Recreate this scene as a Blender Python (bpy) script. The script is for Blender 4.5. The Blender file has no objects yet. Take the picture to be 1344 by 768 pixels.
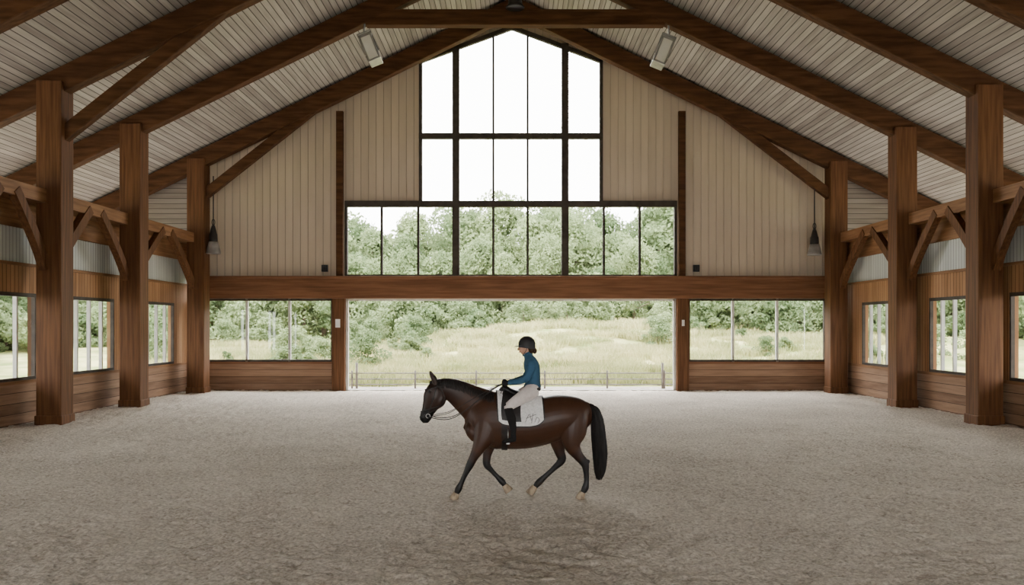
import bpy, bmesh, math, random
import numpy as np
from mathutils import Vector, Matrix
from mathutils.bvhtree import BVHTree
random.seed(7); rng=np.random.default_rng(7)
scene=bpy.context.scene
COL=scene.collection
F=1045.3; CH=2.55

# ---------------------------------------------------------------- materials
def newmat(name):
    m=bpy.data.materials.new(name); m.use_nodes=True
    nt=m.node_tree; nt.nodes.clear()
    out=nt.nodes.new('ShaderNodeOutputMaterial')
    b=nt.nodes.new('ShaderNodeBsdfPrincipled')
    nt.links.new(b.outputs[0],out.inputs[0])
    return m,nt,b,out
def c4(c): return (c[0],c[1],c[2],1)
def noisemat(name,c1,c2,scale=(4,4,4),detail=6,rough=.7,bump=0.0,bdist=.01,nscale=1.0,spec=.3,lo=.35,hi=.65,metal=0):
    m,nt,b,out=newmat(name)
    tc=nt.nodes.new('ShaderNodeTexCoord'); mp=nt.nodes.new('ShaderNodeMapping')
    mp.inputs['Scale'].default_value=scale
    nt.links.new(tc.outputs['Object'],mp.inputs[0])
    n=nt.nodes.new('ShaderNodeTexNoise'); n.inputs['Scale'].default_value=nscale; n.inputs['Detail'].default_value=detail
    nt.links.new(mp.outputs[0],n.inputs['Vector'])
    r=nt.nodes.new('ShaderNodeValToRGB'); r.color_ramp.elements[0].position=lo; r.color_ramp.elements[1].position=hi
    r.color_ramp.elements[0].color=c4(c1); r.color_ramp.elements[1].color=c4(c2)
    nt.links.new(n.outputs[0],r.inputs[0]); nt.links.new(r.outputs[0],b.inputs['Base Color'])
    b.inputs['Roughness'].default_value=rough; b.inputs['Specular IOR Level'].default_value=spec; b.inputs['Metallic'].default_value=metal
    if bump:
        bp=nt.nodes.new('ShaderNodeBump'); bp.inputs['Strength'].default_value=bump; bp.inputs['Distance'].default_value=bdist
        nt.links.new(n.outputs[0],bp.inputs['Height']); nt.links.new(bp.outputs[0],b.inputs['Normal'])
    return m
def plank(name,c1,c2,axis,width,grain,gap=.06,gapcol=.35,rough=.75,bdist=.012):
    """boards stacked along `axis` (0,1,2) with given width; grain = noise scale vector"""
    m,nt,b,out=newmat(name)
    N=nt.nodes.new; L=nt.links.new
    tc=N('ShaderNodeTexCoord'); sp=N('ShaderNodeSeparateXYZ'); L(tc.outputs['Object'],sp.inputs[0])
    d=N('ShaderNodeMath'); d.operation='DIVIDE'; d.inputs[1].default_value=width; L(sp.outputs[axis],d.inputs[0])
    fl=N('ShaderNodeMath'); fl.operation='FLOOR'; L(d.outputs[0],fl.inputs[0])
    fr=N('ShaderNodeMath'); fr.operation='FRACT'; L(d.outputs[0],fr.inputs[0])
    wn=N('ShaderNodeTexWhiteNoise'); wn.noise_dimensions='1D'; L(fl.outputs[0],wn.inputs['W'])
    mp=N('ShaderNodeMapping'); mp.inputs['Scale'].default_value=grain; L(tc.outputs['Object'],mp.inputs[0])
    ad=N('ShaderNodeVectorMath'); ad.operation='ADD'; L(mp.outputs[0],ad.inputs[0])
    sc=N('ShaderNodeVectorMath'); sc.operation='SCALE'; sc.inputs['Scale'].default_value=37; L(wn.outputs['Color'],sc.inputs[0]); L(sc.outputs[0],ad.inputs[1])
    n=N('ShaderNodeTexNoise'); n.inputs['Scale'].default_value=1; n.inputs['Detail'].default_value=5; L(ad.outputs[0],n.inputs['Vector'])
    m1=N('ShaderNodeMath'); m1.operation='MULTIPLY'; m1.inputs[1].default_value=.45; L(wn.outputs['Value'],m1.inputs[0])
    m2=N('ShaderNodeMath'); m2.operation='ADD'; L(m1.outputs[0],m2.inputs[0]); L(n.outputs[0],m2.inputs[1])
    r=N('ShaderNodeValToRGB'); r.color_ramp.elements[0].position=.4; r.color_ramp.elements[1].position=1.0
    r.color_ramp.elements[0].color=c4(c1); r.color_ramp.elements[1].color=c4(c2); L(m2.outputs[0],r.inputs[0])
    g=N('ShaderNodeMath'); g.operation='GREATER_THAN'; g.inputs[1].default_value=gap; L(fr.outputs[0],g.inputs[0])
    mx=N('ShaderNodeMix'); mx.data_type='RGBA'; mx.blend_type='MIX'
    L(g.outputs[0],mx.inputs['Factor']); mx.inputs[6].default_value=c4([c*gapcol for c in c1]); L(r.outputs[0],mx.inputs[7])
    L(mx.outputs[2],b.inputs['Base Color'])
    bp=N('ShaderNodeBump'); bp.inputs['Strength'].default_value=.6; bp.inputs['Distance'].default_value=bdist; L(g.outputs[0],bp.inputs['Height']); L(bp.outputs[0],b.inputs['Normal'])
    b.inputs['Roughness'].default_value=rough; b.inputs['Specular IOR Level'].default_value=.25
    return m
M_postwood=noisemat('post_wood',(.085,.036,.015),(.155,.069,.029),(14,14,.7),9,.65,.3,.01,spec=.2)
M_rafwood=noisemat('rafter_wood',(.056,.025,.011),(.112,.051,.023),(1.0,14,8),9,.7,.3,.01,spec=.15)
M_header=noisemat('header_wood',(.14,.060,.029),(.23,.108,.055),(.7,12,12),8,.65,.3,.01,spec=.2)
M_basepl=plank('base_planks',(.16,.088,.052),(.32,.195,.125),2,.27,(1.0,1.0,12))
M_vboard_y=plank('fascia_boards_side',(.27,.135,.062),(.43,.23,.115),1,.16,(12,12,1.0),gap=.12)
M_corr=plank('corrugated_panel',(.46,.48,.475),(.60,.615,.60),1,.14,(2,2,.6),gap=.25,gapcol=.7,rough=.45,bdist=.03)
M_sidegirt=noisemat('girt_wood',(.18,.085,.038),(.30,.155,.075),(12,.8,12),8,.6,.3,.01,spec=.2)
M_siding=plank('wall_siding',(.58,.485,.375),(.68,.575,.45),0,.30,(3,3,.5),gap=.07,gapcol=.75,rough=.6)
M_deck=plank('ceiling_boards',(.26,.235,.215),(.47,.44,.405),0,.17,(9,.7,9),gap=.13,gapcol=.3)
M_frame_d=noisemat('dark_frame',(.050,.041,.034),(.075,.062,.052),rough=.6,spec=.2)
M_frame_l=noisemat('light_frame',(.55,.54,.50),(.65,.64,.6),rough=.5)
M_black=noisemat('black_metal',(.012,.012,.013),(.025,.025,.027),rough=.4,spec=.5)
M_metal=noisemat('galvanised_metal',(.35,.36,.36),(.5,.5,.5),rough=.35,metal=.7)
M_white=noisemat('white_plastic',(.75,.75,.72),(.8,.8,.78),rough=.5)
def glassmat():
    m,nt,b,out=newmat('window_glass'); nt.nodes.remove(b)
    t=nt.nodes.new('ShaderNodeBsdfTransparent'); g=nt.nodes.new('ShaderNodeBsdfGlossy'); g.inputs['Roughness'].default_value=.03
    mx=nt.nodes.new('ShaderNodeMixShader'); mx.inputs[0].default_value=.03
    t.inputs[0].default_value=(.97,.98,.97,1)
    nt.links.new(t.outputs[0],mx.inputs[1]); nt.links.new(g.outputs[0],mx.inputs[2]); nt.links.new(mx.outputs[0],out.inputs[0]); return m
M_glass=glassmat()

# ---------------------------------------------------------------- mesh helpers
class MB:
    def __init__(s): s.v=[]; s.f=[]; s.m=[]; s.sm=[]
    def add(s,vs,fs,mi=0,smooth=False):
        o=len(s.v); s.v+= [tuple(v) for v in vs]
        for f in fs: s.f.append(tuple(o+i for i in f)); s.m.append(mi); s.sm.append(smooth)
    def box(s,x0,x1,y0,y1,z0,z1,mi=0):
        s.add([(x,y,z) for z in (z0,z1) for y in (y0,y1) for x in (x0,x1)],
              [(0,2,3,1),(4,5,7,6),(0,1,5,4),(2,6,7,3),(0,4,6,2),(1,3,7,5)],mi)
    def beam(s,p0,p1,w,h,mi=0,side=None):
        p0=Vector(p0);p1=Vector(p1); t=(p1-p0).normalized()
        side=Vector(side) if side else Vector((0,1,0))
        a=(side-side.dot(t)*t).normalized(); b=t.cross(a)
        vs=[]
        for p in (p0,p1):
            for sa,sb in ((-1,-1),(1,-1),(1,1),(-1,1)): vs.append(p+a*sa*w/2+b*sb*h/2)
        s.add(vs,[(0,1,2,3),(7,6,5,4),(0,4,5,1),(1,5,6,2),(2,6,7,3),(3,7,4,0)],mi)
    def prism(s,poly,y0,y1,mi=0):
        n=len(poly)
        vs=[(x,y0,z) for x,z in poly]+[(x,y1,z) for x,z in poly]
        fs=[tuple(range(n)),tuple(reversed(range(n,2*n)))]+[(i,i+n,(i+1)%n+n,(i+1)%n) for i in range(n)]
        s.add(vs,fs,mi)
    def tube(s,pts,r,n=8,mi=0,smooth=True,closed=False):
        pts=[Vector(p) for p in pts]; N=len(pts); vs=[]
        for i,p in enumerate(pts):
            t=(pts[(i+1)%N]-pts[i-1]) if closed else (pts[min(i+1,N-1)]-pts[max(i-1,0)])
            t.normalize(); ref=Vector((0,1,0)) if abs(t.y)<.9 else Vector((1,0,0))
            a=(ref-ref.dot(t)*t).normalized(); b=t.cross(a)
            rr=r[i] if hasattr(r,'__len__') else r
            for k in range(n):
                th=2*math.pi*k/n; vs.append(p+a*rr*math.cos(th)+b*rr*math.sin(th))
        fs=[]
        for i in range(N if closed else N-1):
            j=(i+1)%N
            for k in range(n): fs.append((i*n+k,i*n+(k+1)%n,j*n+(k+1)%n,j*n+k))
        if not closed: fs+= [tuple(reversed(range(n))),tuple((N-1)*n+k for k in range(n))]
        s.add(vs,fs,mi,smooth)
    def lathe(s,prof,c,n=24,mi=0):
        vs=[];fs=[]
        for r,z in prof:
            for k in range(n):
                th=2*math.pi*k/n; vs.append((c[0]+r*math.cos(th),c[1]+r*math.sin(th),c[2]+z))
        for i in range(len(prof)-1):
            for k in range(n): fs.append((i*n+k,i*n+(k+1)%n,(i+1)*n+(k+1)%n,(i+1)*n+k))
        fs+=[tuple(range(n)),tuple((len(prof)-1)*n+k for k in range(n))]
        s.add(vs,fs,mi,True)
    def obj(s,name,mats,parent=None,bevel=0,fixn=True):
        me=bpy.data.meshes.new(name); me.from_pydata(s.v,[],s.f)
        for m in mats: me.materials.append(m)
        me.polygons.foreach_set('material_index',s.m); me.polygons.foreach_set('use_smooth',s.sm)
        if fixn:
            bm=bmesh.new(); bm.from_mesh(me); bmesh.ops.recalc_face_normals(bm,faces=bm.faces); bm.to_mesh(me); bm.free()
        me.update()
        o=bpy.data.objects.new(name,me); COL.objects.link(o)
        if parent: o.parent=parent
        if bevel:
            bv=o.modifiers.new('bevel','BEVEL'); bv.width=bevel; bv.segments=2; bv.limit_method='ANGLE'
        return o

def empty(name,loc=(0,0,0)):
    e=bpy.data.objects.new(name,None); COL.objects.link(e); e.location=loc; e.empty_display_size=.1; return e

# ---------------------------------------------------------------- dimensions
YW=31.6                      # far wall
YB=-9.5                      # added near end wall, unseen behind the camera
WL,WR=-12.8,12.95            # side walls (inner face)
PL,PR=-12.05,12.45           # post lines
RX=0.1; RZ=14.85; SL=.49     # ridge of rafter centre lines
def raf(x): return RZ-SL*abs(x-RX)
def deck(x): return raf(x)+.42
S=F/YW
def fx(px): return (px-672)/S
def fz(py): return CH+(428-py)/S
TY=[30.6,25.4,21.0,17.3,12.5,7.5,2.5,-2.5,-7.5]

# ---------------------------------------------------------------- trusses
for i,ty in enumerate(TY):
    mb=MB()
    for px in (PL,PR):
        mb.box(px-.33,px+.33,ty-.3,ty+.3,-.1,raf(px)+.05,0)
        mb.box(px-.36,px+.36,ty-.33,ty+.33,-.1,.22,0)
    for sg,e in ((-1,-18.8),(1,19.0)):
        mb.beam((RX-sg*.05,ty,raf(RX)),(e,ty,raf(e)),.36,.62,1)
    if i!=0:
        cx=4.75; mb.beam((RX-cx,ty,12.35),(RX+cx,ty,12.35),.34,.5,1)
        mb.beam((RX,ty,12.3),(RX,ty,RZ),.3,.34,1)
    # raking struts post -> rafter
    if i!=1 and i!=3:
        for px,sg in ((PL,1),(PR,-1)):
            if i==2 and sg<0: continue
            mb.beam((px+sg*.2,ty,7.55),(px+sg*4.5,ty,raf(px+sg*4.5)-.15),.26,.36,1)
    mb.obj('roof_truss',[M_postwood,M_rafwood],bevel=.025)

# longitudinal girts + V knee braces
for nm,px,wx in (('eave_beam',PL,WL),('eave_beam',PR,WR)):
    mb=MB(); sgn=1 if px>0 else -1
    mb.box(min(px+sgn*.05,wx),max(px+sgn*.05,wx),-9,YW-.1,5.75,6.1,0)
    for a,b in zip(TY[1:],TY[:-1]):
        mid=(a+b)/2
        for base,sg in ((a,1),(b,-1)):
            pts=[]
            for t in np.linspace(0,1,7):
                y=base+sg*(.25+(mid-a-.55)*t); z=4.05+1.85*t**.85
                pts.append((px+sgn*.12,y,z))
            for p,q in zip(pts[:-1],pts[1:]): mb.beam(p,q,.2,.26,1,side=(1,0,0))
    mb.obj(nm,[M_sidegirt,M_postwood])

# ---------------------------------------------------------------- side walls
near=[(13.2,16.4),(8.4,11.6),(3.4,6.6),(-1.6,1.6),(-6.6,-3.4)]
spanL=[(27.35,30.2),(22.75,25.65),(18.2,21.45)]+near
spanR=[(26.95,29.5),(22.05,24.75),(17.6,20.75)]+near
def sidewall(name,x,sg,k0,winspan):
    o0,o1=(x,x+sg*.25); lo,hi=min(o0,o1),max(o0,o1)
    mb=MB()
    mb.box(lo,hi,YB,YW+.1,-.1,1.05,0)                    # base
    mb.box(min(x-sg*.06,hi if sg>0 else lo),max(x-sg*.06,hi if sg>0 else lo),-9,YW,1.05,1.13,1)  # sill cap
    mb.box(lo,hi,YB,YW+.1,3.42,4.15,2)
    mb.box(min(x-sg*.05,x+sg*.1),max(x-sg*.05,x+sg*.1),-9,YW,4.12,4.2,1)
    mb.box(lo+.02,hi-.02,YB,YW+.1,4.15,5.12,3)
    mb.box(min(x-sg*.05,x+sg*.2),max(x-sg*.05,x+sg*.2),YB,YW+.1,5.1,5.9,4)
    prev=YW+.1
    for y0,y1 in winspan:
        mb.box(lo,hi,y1,prev,1.05,3.42,2); prev=y0
    mb.box(lo,hi,YB,prev,1.05,3.42,2)
    mb.obj(name,[M_basepl,M_sidegirt,M_vboard_y,M_corr,M_sidegirt])
    k=k0
    for y0,y1 in winspan:
        w=MB(); xm=x+sg*.06; n=4
        a,b=xm-.05,xm+.05
        w.box(a,b,y0,y1,1.13,1.21,0); w.box(a,b,y0,y1,3.32,3.42,0)
        for i in range(n+1):
            yy=y0+.03+(y1-y0-.06)*i/n; t=.035
            w.box(a,b,yy-t,yy+t,1.21,3.32,0 if i in(0,n) else 1)
        w.box(xm-.004,xm+.004,y0+.05,y1-.05,1.2,3.33,2)
        w.obj('window_%d'%k,[M_frame_d,M_frame_l,M_glass]); k+=1
    return k
k=sidewall('wall_left',WL,-1,1,spanL)
k=sidewall('wall_right',WR,1,k,spanR)

# ---------------------------------------------------------------- far wall
H0,H1=3.64,4.49
OX0,OX1=fx(455),fx(886)
mb=MB(); y0,y1=YW,YW+.25
zb=1.05
mb.box(-13.05,fx(437),y0,y1,-.1,zb,1); mb.box(fx(902),13.2,y0,y1,-.1,zb,1)
mb.box(-13.05,fx(437),y0-.06,y1,zb,zb+.08,2); mb.box(fx(902),13.2,y0-.06,y1,zb,zb+.08,2)
mb.box(-13.05,-12.25,y0,y1,zb,H0,2); mb.box(12.45,13.2,y0,y1,zb,H0,2)
XL,XR=fx(453),fx(888); AXL,AXR=fx(550),fx(791)
ZA=fz(268); ZB=13.1; ZC=14.45
def dk(x): return deck(x)+.02
mb.prism([(-12.4,H1),(XL,H1),(XL,dk(XL)),(-12.4,dk(-12.4))],y0,y1,0)
mb.prism([(-19,H1),(-12.4,H1),(-12.4,dk(-12.4)),(-19,dk(-19))],y0,y1,3)
mb.prism([(XR,H1),(12.7,H1),(12.7,dk(12.7)),(XR,dk(XR))],y0,y1,0)
mb.prism([(12.7,H1),(19.2,H1),(19.2,dk(19.2)),(12.7,dk(12.7))],y0,y1,3)
mb.prism([(XL,ZA),(AXL,ZA),(AXL,dk(AXL)),(XL,dk(XL))],y0,y1,0)
mb.prism([(AXR,ZA),(XR,ZA),(XR,dk(XR)),(AXR,dk(AXR))],y0,y1,0)
mb.prism([(AXL,ZB),(0,ZC),(RX,dk(RX)),(AXL,dk(AXL))],y0,y1,0)
mb.prism([(0,ZC),(AXR,ZB),(AXR,dk(AXR)),(RX,dk(RX))],y0,y1,0)
x=-12.3
while x<12.6:
    if AXL-.02<x<AXR+.02: zl=ZC-(ZC-ZB)*abs(x)/abs(AXL)+.05
    elif XL<x<XR: zl=ZA+.05
    else: zl=H1
    mb.box(x-.018,x+.018,y0-.035,y0+.01,zl,dk(x)-.05,0)
    x+=.30
M_outer=plank('outer_planks',(.20,.17,.15),(.34,.30,.265),2,.2,(.7,9,9),gap=.1,gapcol=.3)
mb.obj('wall_far',[M_siding,M_basepl,M_header,M_outer])
mb=MB()
for sg,e in ((-1,-18.9),(1,19.1)): mb.beam((RX,YW-.06,deck(RX)-.22),(e,YW-.06,deck(e)-.22),.1,.4,0)
mb.obj('trim_1',[M_deck])
mb=MB()
mb.box(-12.25,12.6,YW-.3,YW+.27,H0,H1,0)
mb.box(-12.25,12.6,YW-.34,YW+.27,H1-.07,H1+.03,0)
mb.obj('header_beam',[M_header],bevel=.02)
for a,b in ((437,454),(887,903)):
    mb=MB(); mb.box(fx(a),fx(b),YW-.22,YW+.25,-.1,H0-.005,0); mb.obj('door_jamb_post',[M_postwood],bevel=.02)
for a,b in ((443,452),(889,898)):
    mb=MB(); mb.box(fx(a),fx(b),YW-.28,YW-.13,H1+.035,fz(148),0); mb.box(fx(a)+.04,fx(b)-.04,YW-.14,YW-.04,H1+.035,fz(150),0); mb.obj('gable_post',[M_rafwood],bevel=.01)
mb=MB()
mb.box(OX0-.02,OX0+.07,YW-.05,YW+.1,0,H0-.01,0); mb.box(OX1-.07,OX1+.02,YW-.05,YW+.1,0,H0-.01,0); mb.box(OX0,OX1,YW-.05,YW+.1,H0-.09,H0-.01,0)
mb.box(OX0,OX1,YW-.05,YW+.2,-.05,.03,0)
mb.obj('door_1',[M_frame_l])
def farwin(name,x0,x1,z0,z1,mull):
    w=MB(); a,b=YW-.02,YW+.1
    w.box(x0,x1,a,b,z0,z0+.09,0); w.box(x0,x1,a,b,z1-.09,z1,0); w.box(x0,x0+.08,a,b,z0,z1,0); w.box(x1-.08,x1,a,b,z0,z1,0)
    for m in mull: w.box(m-.045,m+.045,a,b,z0,z1,1)
    w.box(x0,x1,YW+.035,YW+.043,z0,z1,2)
    w.obj(name,[M_frame_d,M_frame_l,M_glass])
farwin('window_%d'%k,-12.25,fx(437),zb+.08,H0,[fx(324),fx(380)]); k+=1
farwin('window_%d'%k,fx(903),12.45,zb+.08,H0,[fx(962),fx(1020)]); k+=1
w=MB(); a,b=YW-.08,YW+.1
def topz(x): return ZC-(ZC-ZB)*abs(x)/abs(AXL)
w.box(XL,XR,a,b,H1,H1+.1,0)
w.box(XL,XR,a-.04,b,ZA-.12,ZA+.12,0)
zc2=fz(179); w.box(AXL,AXR,a-.04,b,zc2-.11,zc2+.11,0)
w.box(XL,XL+.1,a,b,H1,ZA,0); w.box(XR-.1,XR,a,b,H1,ZA,0)
for x in (AXL,AXR-.13): w.box(x,x+.13,a,b,ZA,topz(x),0)
for px_ in (598.5,741.5): 
    x=fx(px_); w.box(x-.14,x+.14,a-.06,b,H1,topz(x)+.05,0)
for px_,full in ((501,0),(549,0),(647.5,1),(692.5,1),(792.5,0),(839.5,0)):
    x=fx(px_); w.box(x-.045,x+.045,a+.03,b-.02,H1,topz(x) if full else ZA,1)
w.beam((AXL,(a+b)/2,ZB-.06),(0,(a+b)/2,ZC-.06),b-a,.16,0); w.beam((0,(a+b)/2,ZC-.06),(AXR,(a+b)/2,ZB-.06),b-a,.16,0)
w.prism([(XL,H1),(XR,H1),(XR,ZA),(XL,ZA)],YW+.03,YW+.038,2)
w.prism([(AXL,ZA),(AXR,ZA),(AXR,ZB),(0,ZC),(AXL,ZB)],YW+.03,YW+.038,2)
w.obj('window_%d'%k,[M_frame_d,M_frame_d,M_glass]); k+=1
mb=MB(); 
for px_ in (427,913): mb.box(fx(px_)-.12,fx(px_)+.12,YW-.16,YW-.02,fz(357),fz(348),0); mb.box(fx(px_)-.05,fx(px_)+.05,YW-.2,YW-.14,fz(355),fz(350),0)
mb.obj('wall_junction_box',[M_black],bevel=.01)  # small dark junction boxes, no lamps
mb=MB()
mb.box(fx(445)-.09,fx(445)+.09,YW-.26,YW-.21,fz(430),fz(419),0); mb.box(fx(895)-.05,fx(895)+.05,YW-.26,YW-.21,fz(428),fz(420),0)
mb.obj('post_sign',[M_white],bevel=.005)  # small white signs on the jamb posts
# unseen near end wall, added to cut light from behind; has a doorway
mb=MB(); DW,DH=4.6,5.0
mb.prism([(-19,-.1),(-DW,-.1),(-DW,dk(-DW)),(-19,dk(-19))],YB-.25,YB,0)
mb.prism([(DW,-.1),(19.2,-.1),(19.2,dk(19.2)),(DW,dk(DW))],YB-.25,YB,0)
mb.prism([(-DW,DH),(DW,DH),(DW,dk(DW)),(RX,dk(RX)),(-DW,dk(-DW))],YB-.25,YB,0)
mb.obj('wall_near_light_block',[M_siding])

# ---------------------------------------------------------------- ceiling
mb=MB()
for sg,e in ((-1,-19.0),(1,19.2)):
    p=[(RX,deck(RX)),(e,deck(e)),(e,deck(e)+.25),(RX,deck(RX)+.25)]
    mb.prism(p,YB-.4,YW+1.2,0)
mb.obj('ceiling',[M_deck])

# ---------------------------------------------------------------- lamps
def pendant(px,zt,zbm):
    x=(px-672)*30.6/F; y=30.6
    mb=MB()
    top=CH+(428-262)*30.6/F+ .9; zc=CH+(428-zt)*30.6/F; z0=CH+(428-zbm)*30.6/F; h=zc-z0
    mb.tube([(x,y,zc-.05),(x,y,top)],.022,6,0)
    mb.tube([(x+.06*math.cos(t),y,zc+.12+.12*math.sin(t)) for t in np.linspace(0,6.28,13)[:-1]],.014,6,0,closed=True)
    mb.lathe([(.06,h),(.09,h*.9),(.13,h*.72),(.15,h*.68),(.16,h*.5),(.16,h*.42)],(x,y,z0),24,0)
    mb.lathe([(.17,h*.42),(.22,h*.25),(.27,h*.03),(.27,0),(.24,0),(.19,h*.25)],(x,y,z0),24,1)
    mb.obj('pendant_lamp',[M_black,M_metal])
pendant(280,296,333); pendant(1069,301,335)
def flood(px,py,tilt):
    y=25.2; x=(px-672)*y/F; z=CH+(428-py)*y/F
    mb=MB(); 
    def R(p): 
        q=Matrix.Rotation(tilt,3,'Y')@Vector(p); return (x+q.x,y+q.y,z+q.z)
    def rb(x0,x1,y0_,y1_,z0,z1,mi):
        vs=[R((xx,yy,zz)) for zz in (z0,z1) for yy in (y0_,y1_) for xx in (x0,x1)]
        mb.add(vs,[(0,2,3,1),(4,5,7,6),(0,1,5,4),(2,6,7,3),(0,4,6,2),(1,3,7,5)],mi)
    rb(-.2,.2,-.3,.3,-.42,.42,0); rb(-.15,.15,-.32,-.29,-.36,.36,1); rb(-.22,.22,-.2,.2,.42,.5,0)
    for i in range(6): rb(-.21,.21,.3,.36,-.36+i*.14,-.32+i*.14,0)
    for s_ in (-.22,.22): rb(s_-.02,s_+.02,-.04,.04,-.1,.62,0)
    rb(-.24,.24,-.04,.04,.58,.63,0)
    q=R((0,0,.6)); mb.tube([q,(q[0],25.4,raf(q[0])-.1)],.03,8,0)
    mb.obj('floodlight',[M_metal,M_white],bevel=.01)
flood(487,66,math.radians(-22)); flood(869,70,math.radians(22))
mb=MB(); mb.lathe([(.1,.45),(.2,.4),(.22,.1),(.3,0),(.26,-.03)],(RX,25.0,12.55),20,0); mb.tube([(RX,25.0,12.9),(RX,25.2,13.3)],.03,6,0)
mb.obj('ceiling_lamp',[M_black])

# ---------------------------------------------------------------- floor (raked sand)
def vnoise(X,Y,sc,seed):
    r=np.random.default_rng(seed); G=r.random((256,256))
    x=X/sc; y=Y/sc; xi=np.floor(x).astype(int); yi=np.floor(y).astype(int); fx_=x-xi; fy_=y-yi
    fx_=fx_*fx_*(3-2*fx_); fy_=fy_*fy_*(3-2*fy_)
    g=lambda a,b:G[a%256,b%256]
    return (g(xi,yi)*(1-fx_)*(1-fy_)+g(xi+1,yi)*fx_*(1-fy_)+g(xi,yi+1)*(1-fx_)*fy_+g(xi+1,yi+1)*fx_*fy_)-.5
ys=[YB-.2]
while ys[-1]<YW+.1:
    y=ys[-1]; ys.append(y+(.5 if y<5 else max(.03,.03*(y/8)**1.3)))
ys[-1]=YW+.1; ys=np.array(ys); xs=np.linspace(WL-.1,WR+.1,680)
X,Y=np.meshgrid(xs,ys)
Z=.030*vnoise(X,Y,.33,1)+.046*vnoise(X+.3*Y,Y,.12,2)+.028*vnoise(X,Y,.07,3)+.022*vnoise(X,Y,1.3,4)
Z=Z*(1-.75*np.exp(-((X+.1)/1.5)**4-((Y-11.9)/.6)**4))-.012
def grid(name,X,Y,Z,mat):
    n,m=X.shape; me=bpy.data.meshes.new(name)
    idx=np.arange(n*m).reshape(n,m); q=np.stack([idx[:-1,:-1],idx[:-1,1:],idx[1:,1:],idx[1:,:-1]],-1).reshape(-1,4)
    me.vertices.add(n*m); me.vertices.foreach_set('co',np.stack([X,Y,Z],-1).ravel().astype(np.float32))
    me.loops.add(q.size); me.loops.foreach_set('vertex_index',q.ravel().astype(np.int32))
    me.polygons.add(len(q)); me.polygons.foreach_set('loop_start',(np.arange(len(q))*4).astype(np.int32)); me.polygons.foreach_set('loop_total',np.full(len(q),4,np.int32))
    me.polygons.foreach_set('use_smooth',np.ones(len(q),bool)); me.update(); me.validate(); me.materials.append(mat)
    o=bpy.data.objects.new(name,me); COL.objects.link(o); return o
def sandmat():
    m,nt,b,out=newmat('arena_sand'); N=nt.nodes.new; L=nt.links.new
    tc=N('ShaderNodeTexCoord')
    n1=N('ShaderNodeTexNoise'); n1.inputs['Scale'].default_value=.5; n1.inputs['Detail'].default_value=8; L(tc.outputs['Object'],n1.inputs['Vector'])
    n2=N('ShaderNodeTexNoise'); n2.inputs['Scale'].default_value=20; n2.inputs['Detail'].default_value=9; n2.inputs['Roughness'].default_value=.75; L(tc.outputs['Object'],n2.inputs['Vector'])
    a=N('ShaderNodeMath'); a.operation='MULTIPLY_ADD'; a.inputs[1].default_value=.15; L(n1.outputs[0],a.inputs[0])
    hv=N('ShaderNodeMath'); hv.operation='MULTIPLY'; hv.inputs[1].default_value=.85; L(n2.outputs[0],hv.inputs[0]); L(hv.outputs[0],a.inputs[2])
    r=N('ShaderNodeValToRGB'); r.color_ramp.elements[0].position=.38; r.color_ramp.elements[1].position=.60
    L(a.outputs[0],r.inputs[0])
    r.color_ramp.elements[0].color=(.31,.265,.215,1); r.color_ramp.elements[1].color=(.76,.685,.59,1)
    L(r.outputs[0],b.inputs['Base Color'])
    bp=N('ShaderNodeBump'); bp.inputs['Strength'].default_value=1; bp.inputs['Distance'].default_value=.035; L(n2.outputs[0],bp.inputs['Height']); L(bp.outputs[0],b.inputs['Normal'])
    b.inputs['Roughness'].default_value=.95; b.inputs['Specular IOR Level'].default_value=.1
    return m
M_sand=sandmat()
grid('floor',X,Y,Z,M_sand)

# ---------------------------------------------------------------- outside
def gz(x,y):
    t=np.clip((y-36)/26,0,1); t=t*t*(3-2*t)
    base=1.9*t*(.75+.25*np.tanh((x+8)/6))
    m1=.8*np.exp(-((x-6)/9)**2-((y-58)/9)**2)
    m2=.5*vnoise(x,y,7,11)*t
    m3=.03*np.clip(y-75,0,200)
    return -.12+base+m1+m2+m3
gx=np.linspace(-130,130,200); gy=np.concatenate([np.linspace(-30,34,30),np.linspace(35,75,90),np.linspace(78,220,30)])
X,Y=np.meshgrid(gx,gy)
M_meadow=noisemat('meadow_grass',(.16,.20,.07),(.40,.37,.18),(.5,.5,.5),10,.95,.5,.3,spec=.05,lo=.35,hi=.65)
grid('ground',X,Y,gz(X,Y),M_meadow)
M_gravel=noisemat('apron_gravel',(.26,.235,.21),(.42,.39,.35),(6,6,6),8,.95,.5,.02,spec=.05)  # grey gravel apron added to cut the green bounce light from the meadow
for x0_,x1_,ya,yb in ((-24,-13.1,-26,34.5),(13.25,24,-26,34.5),(-13.1,13.25,31.9,34.5),(-13.1,13.25,-26,-9.8)):
    X,Y=np.meshgrid(np.linspace(x0_,x1_,12),np.linspace(ya,yb,12)); grid('added_gravel_apron',X,Y,X*0-.085,M_gravel)
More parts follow.
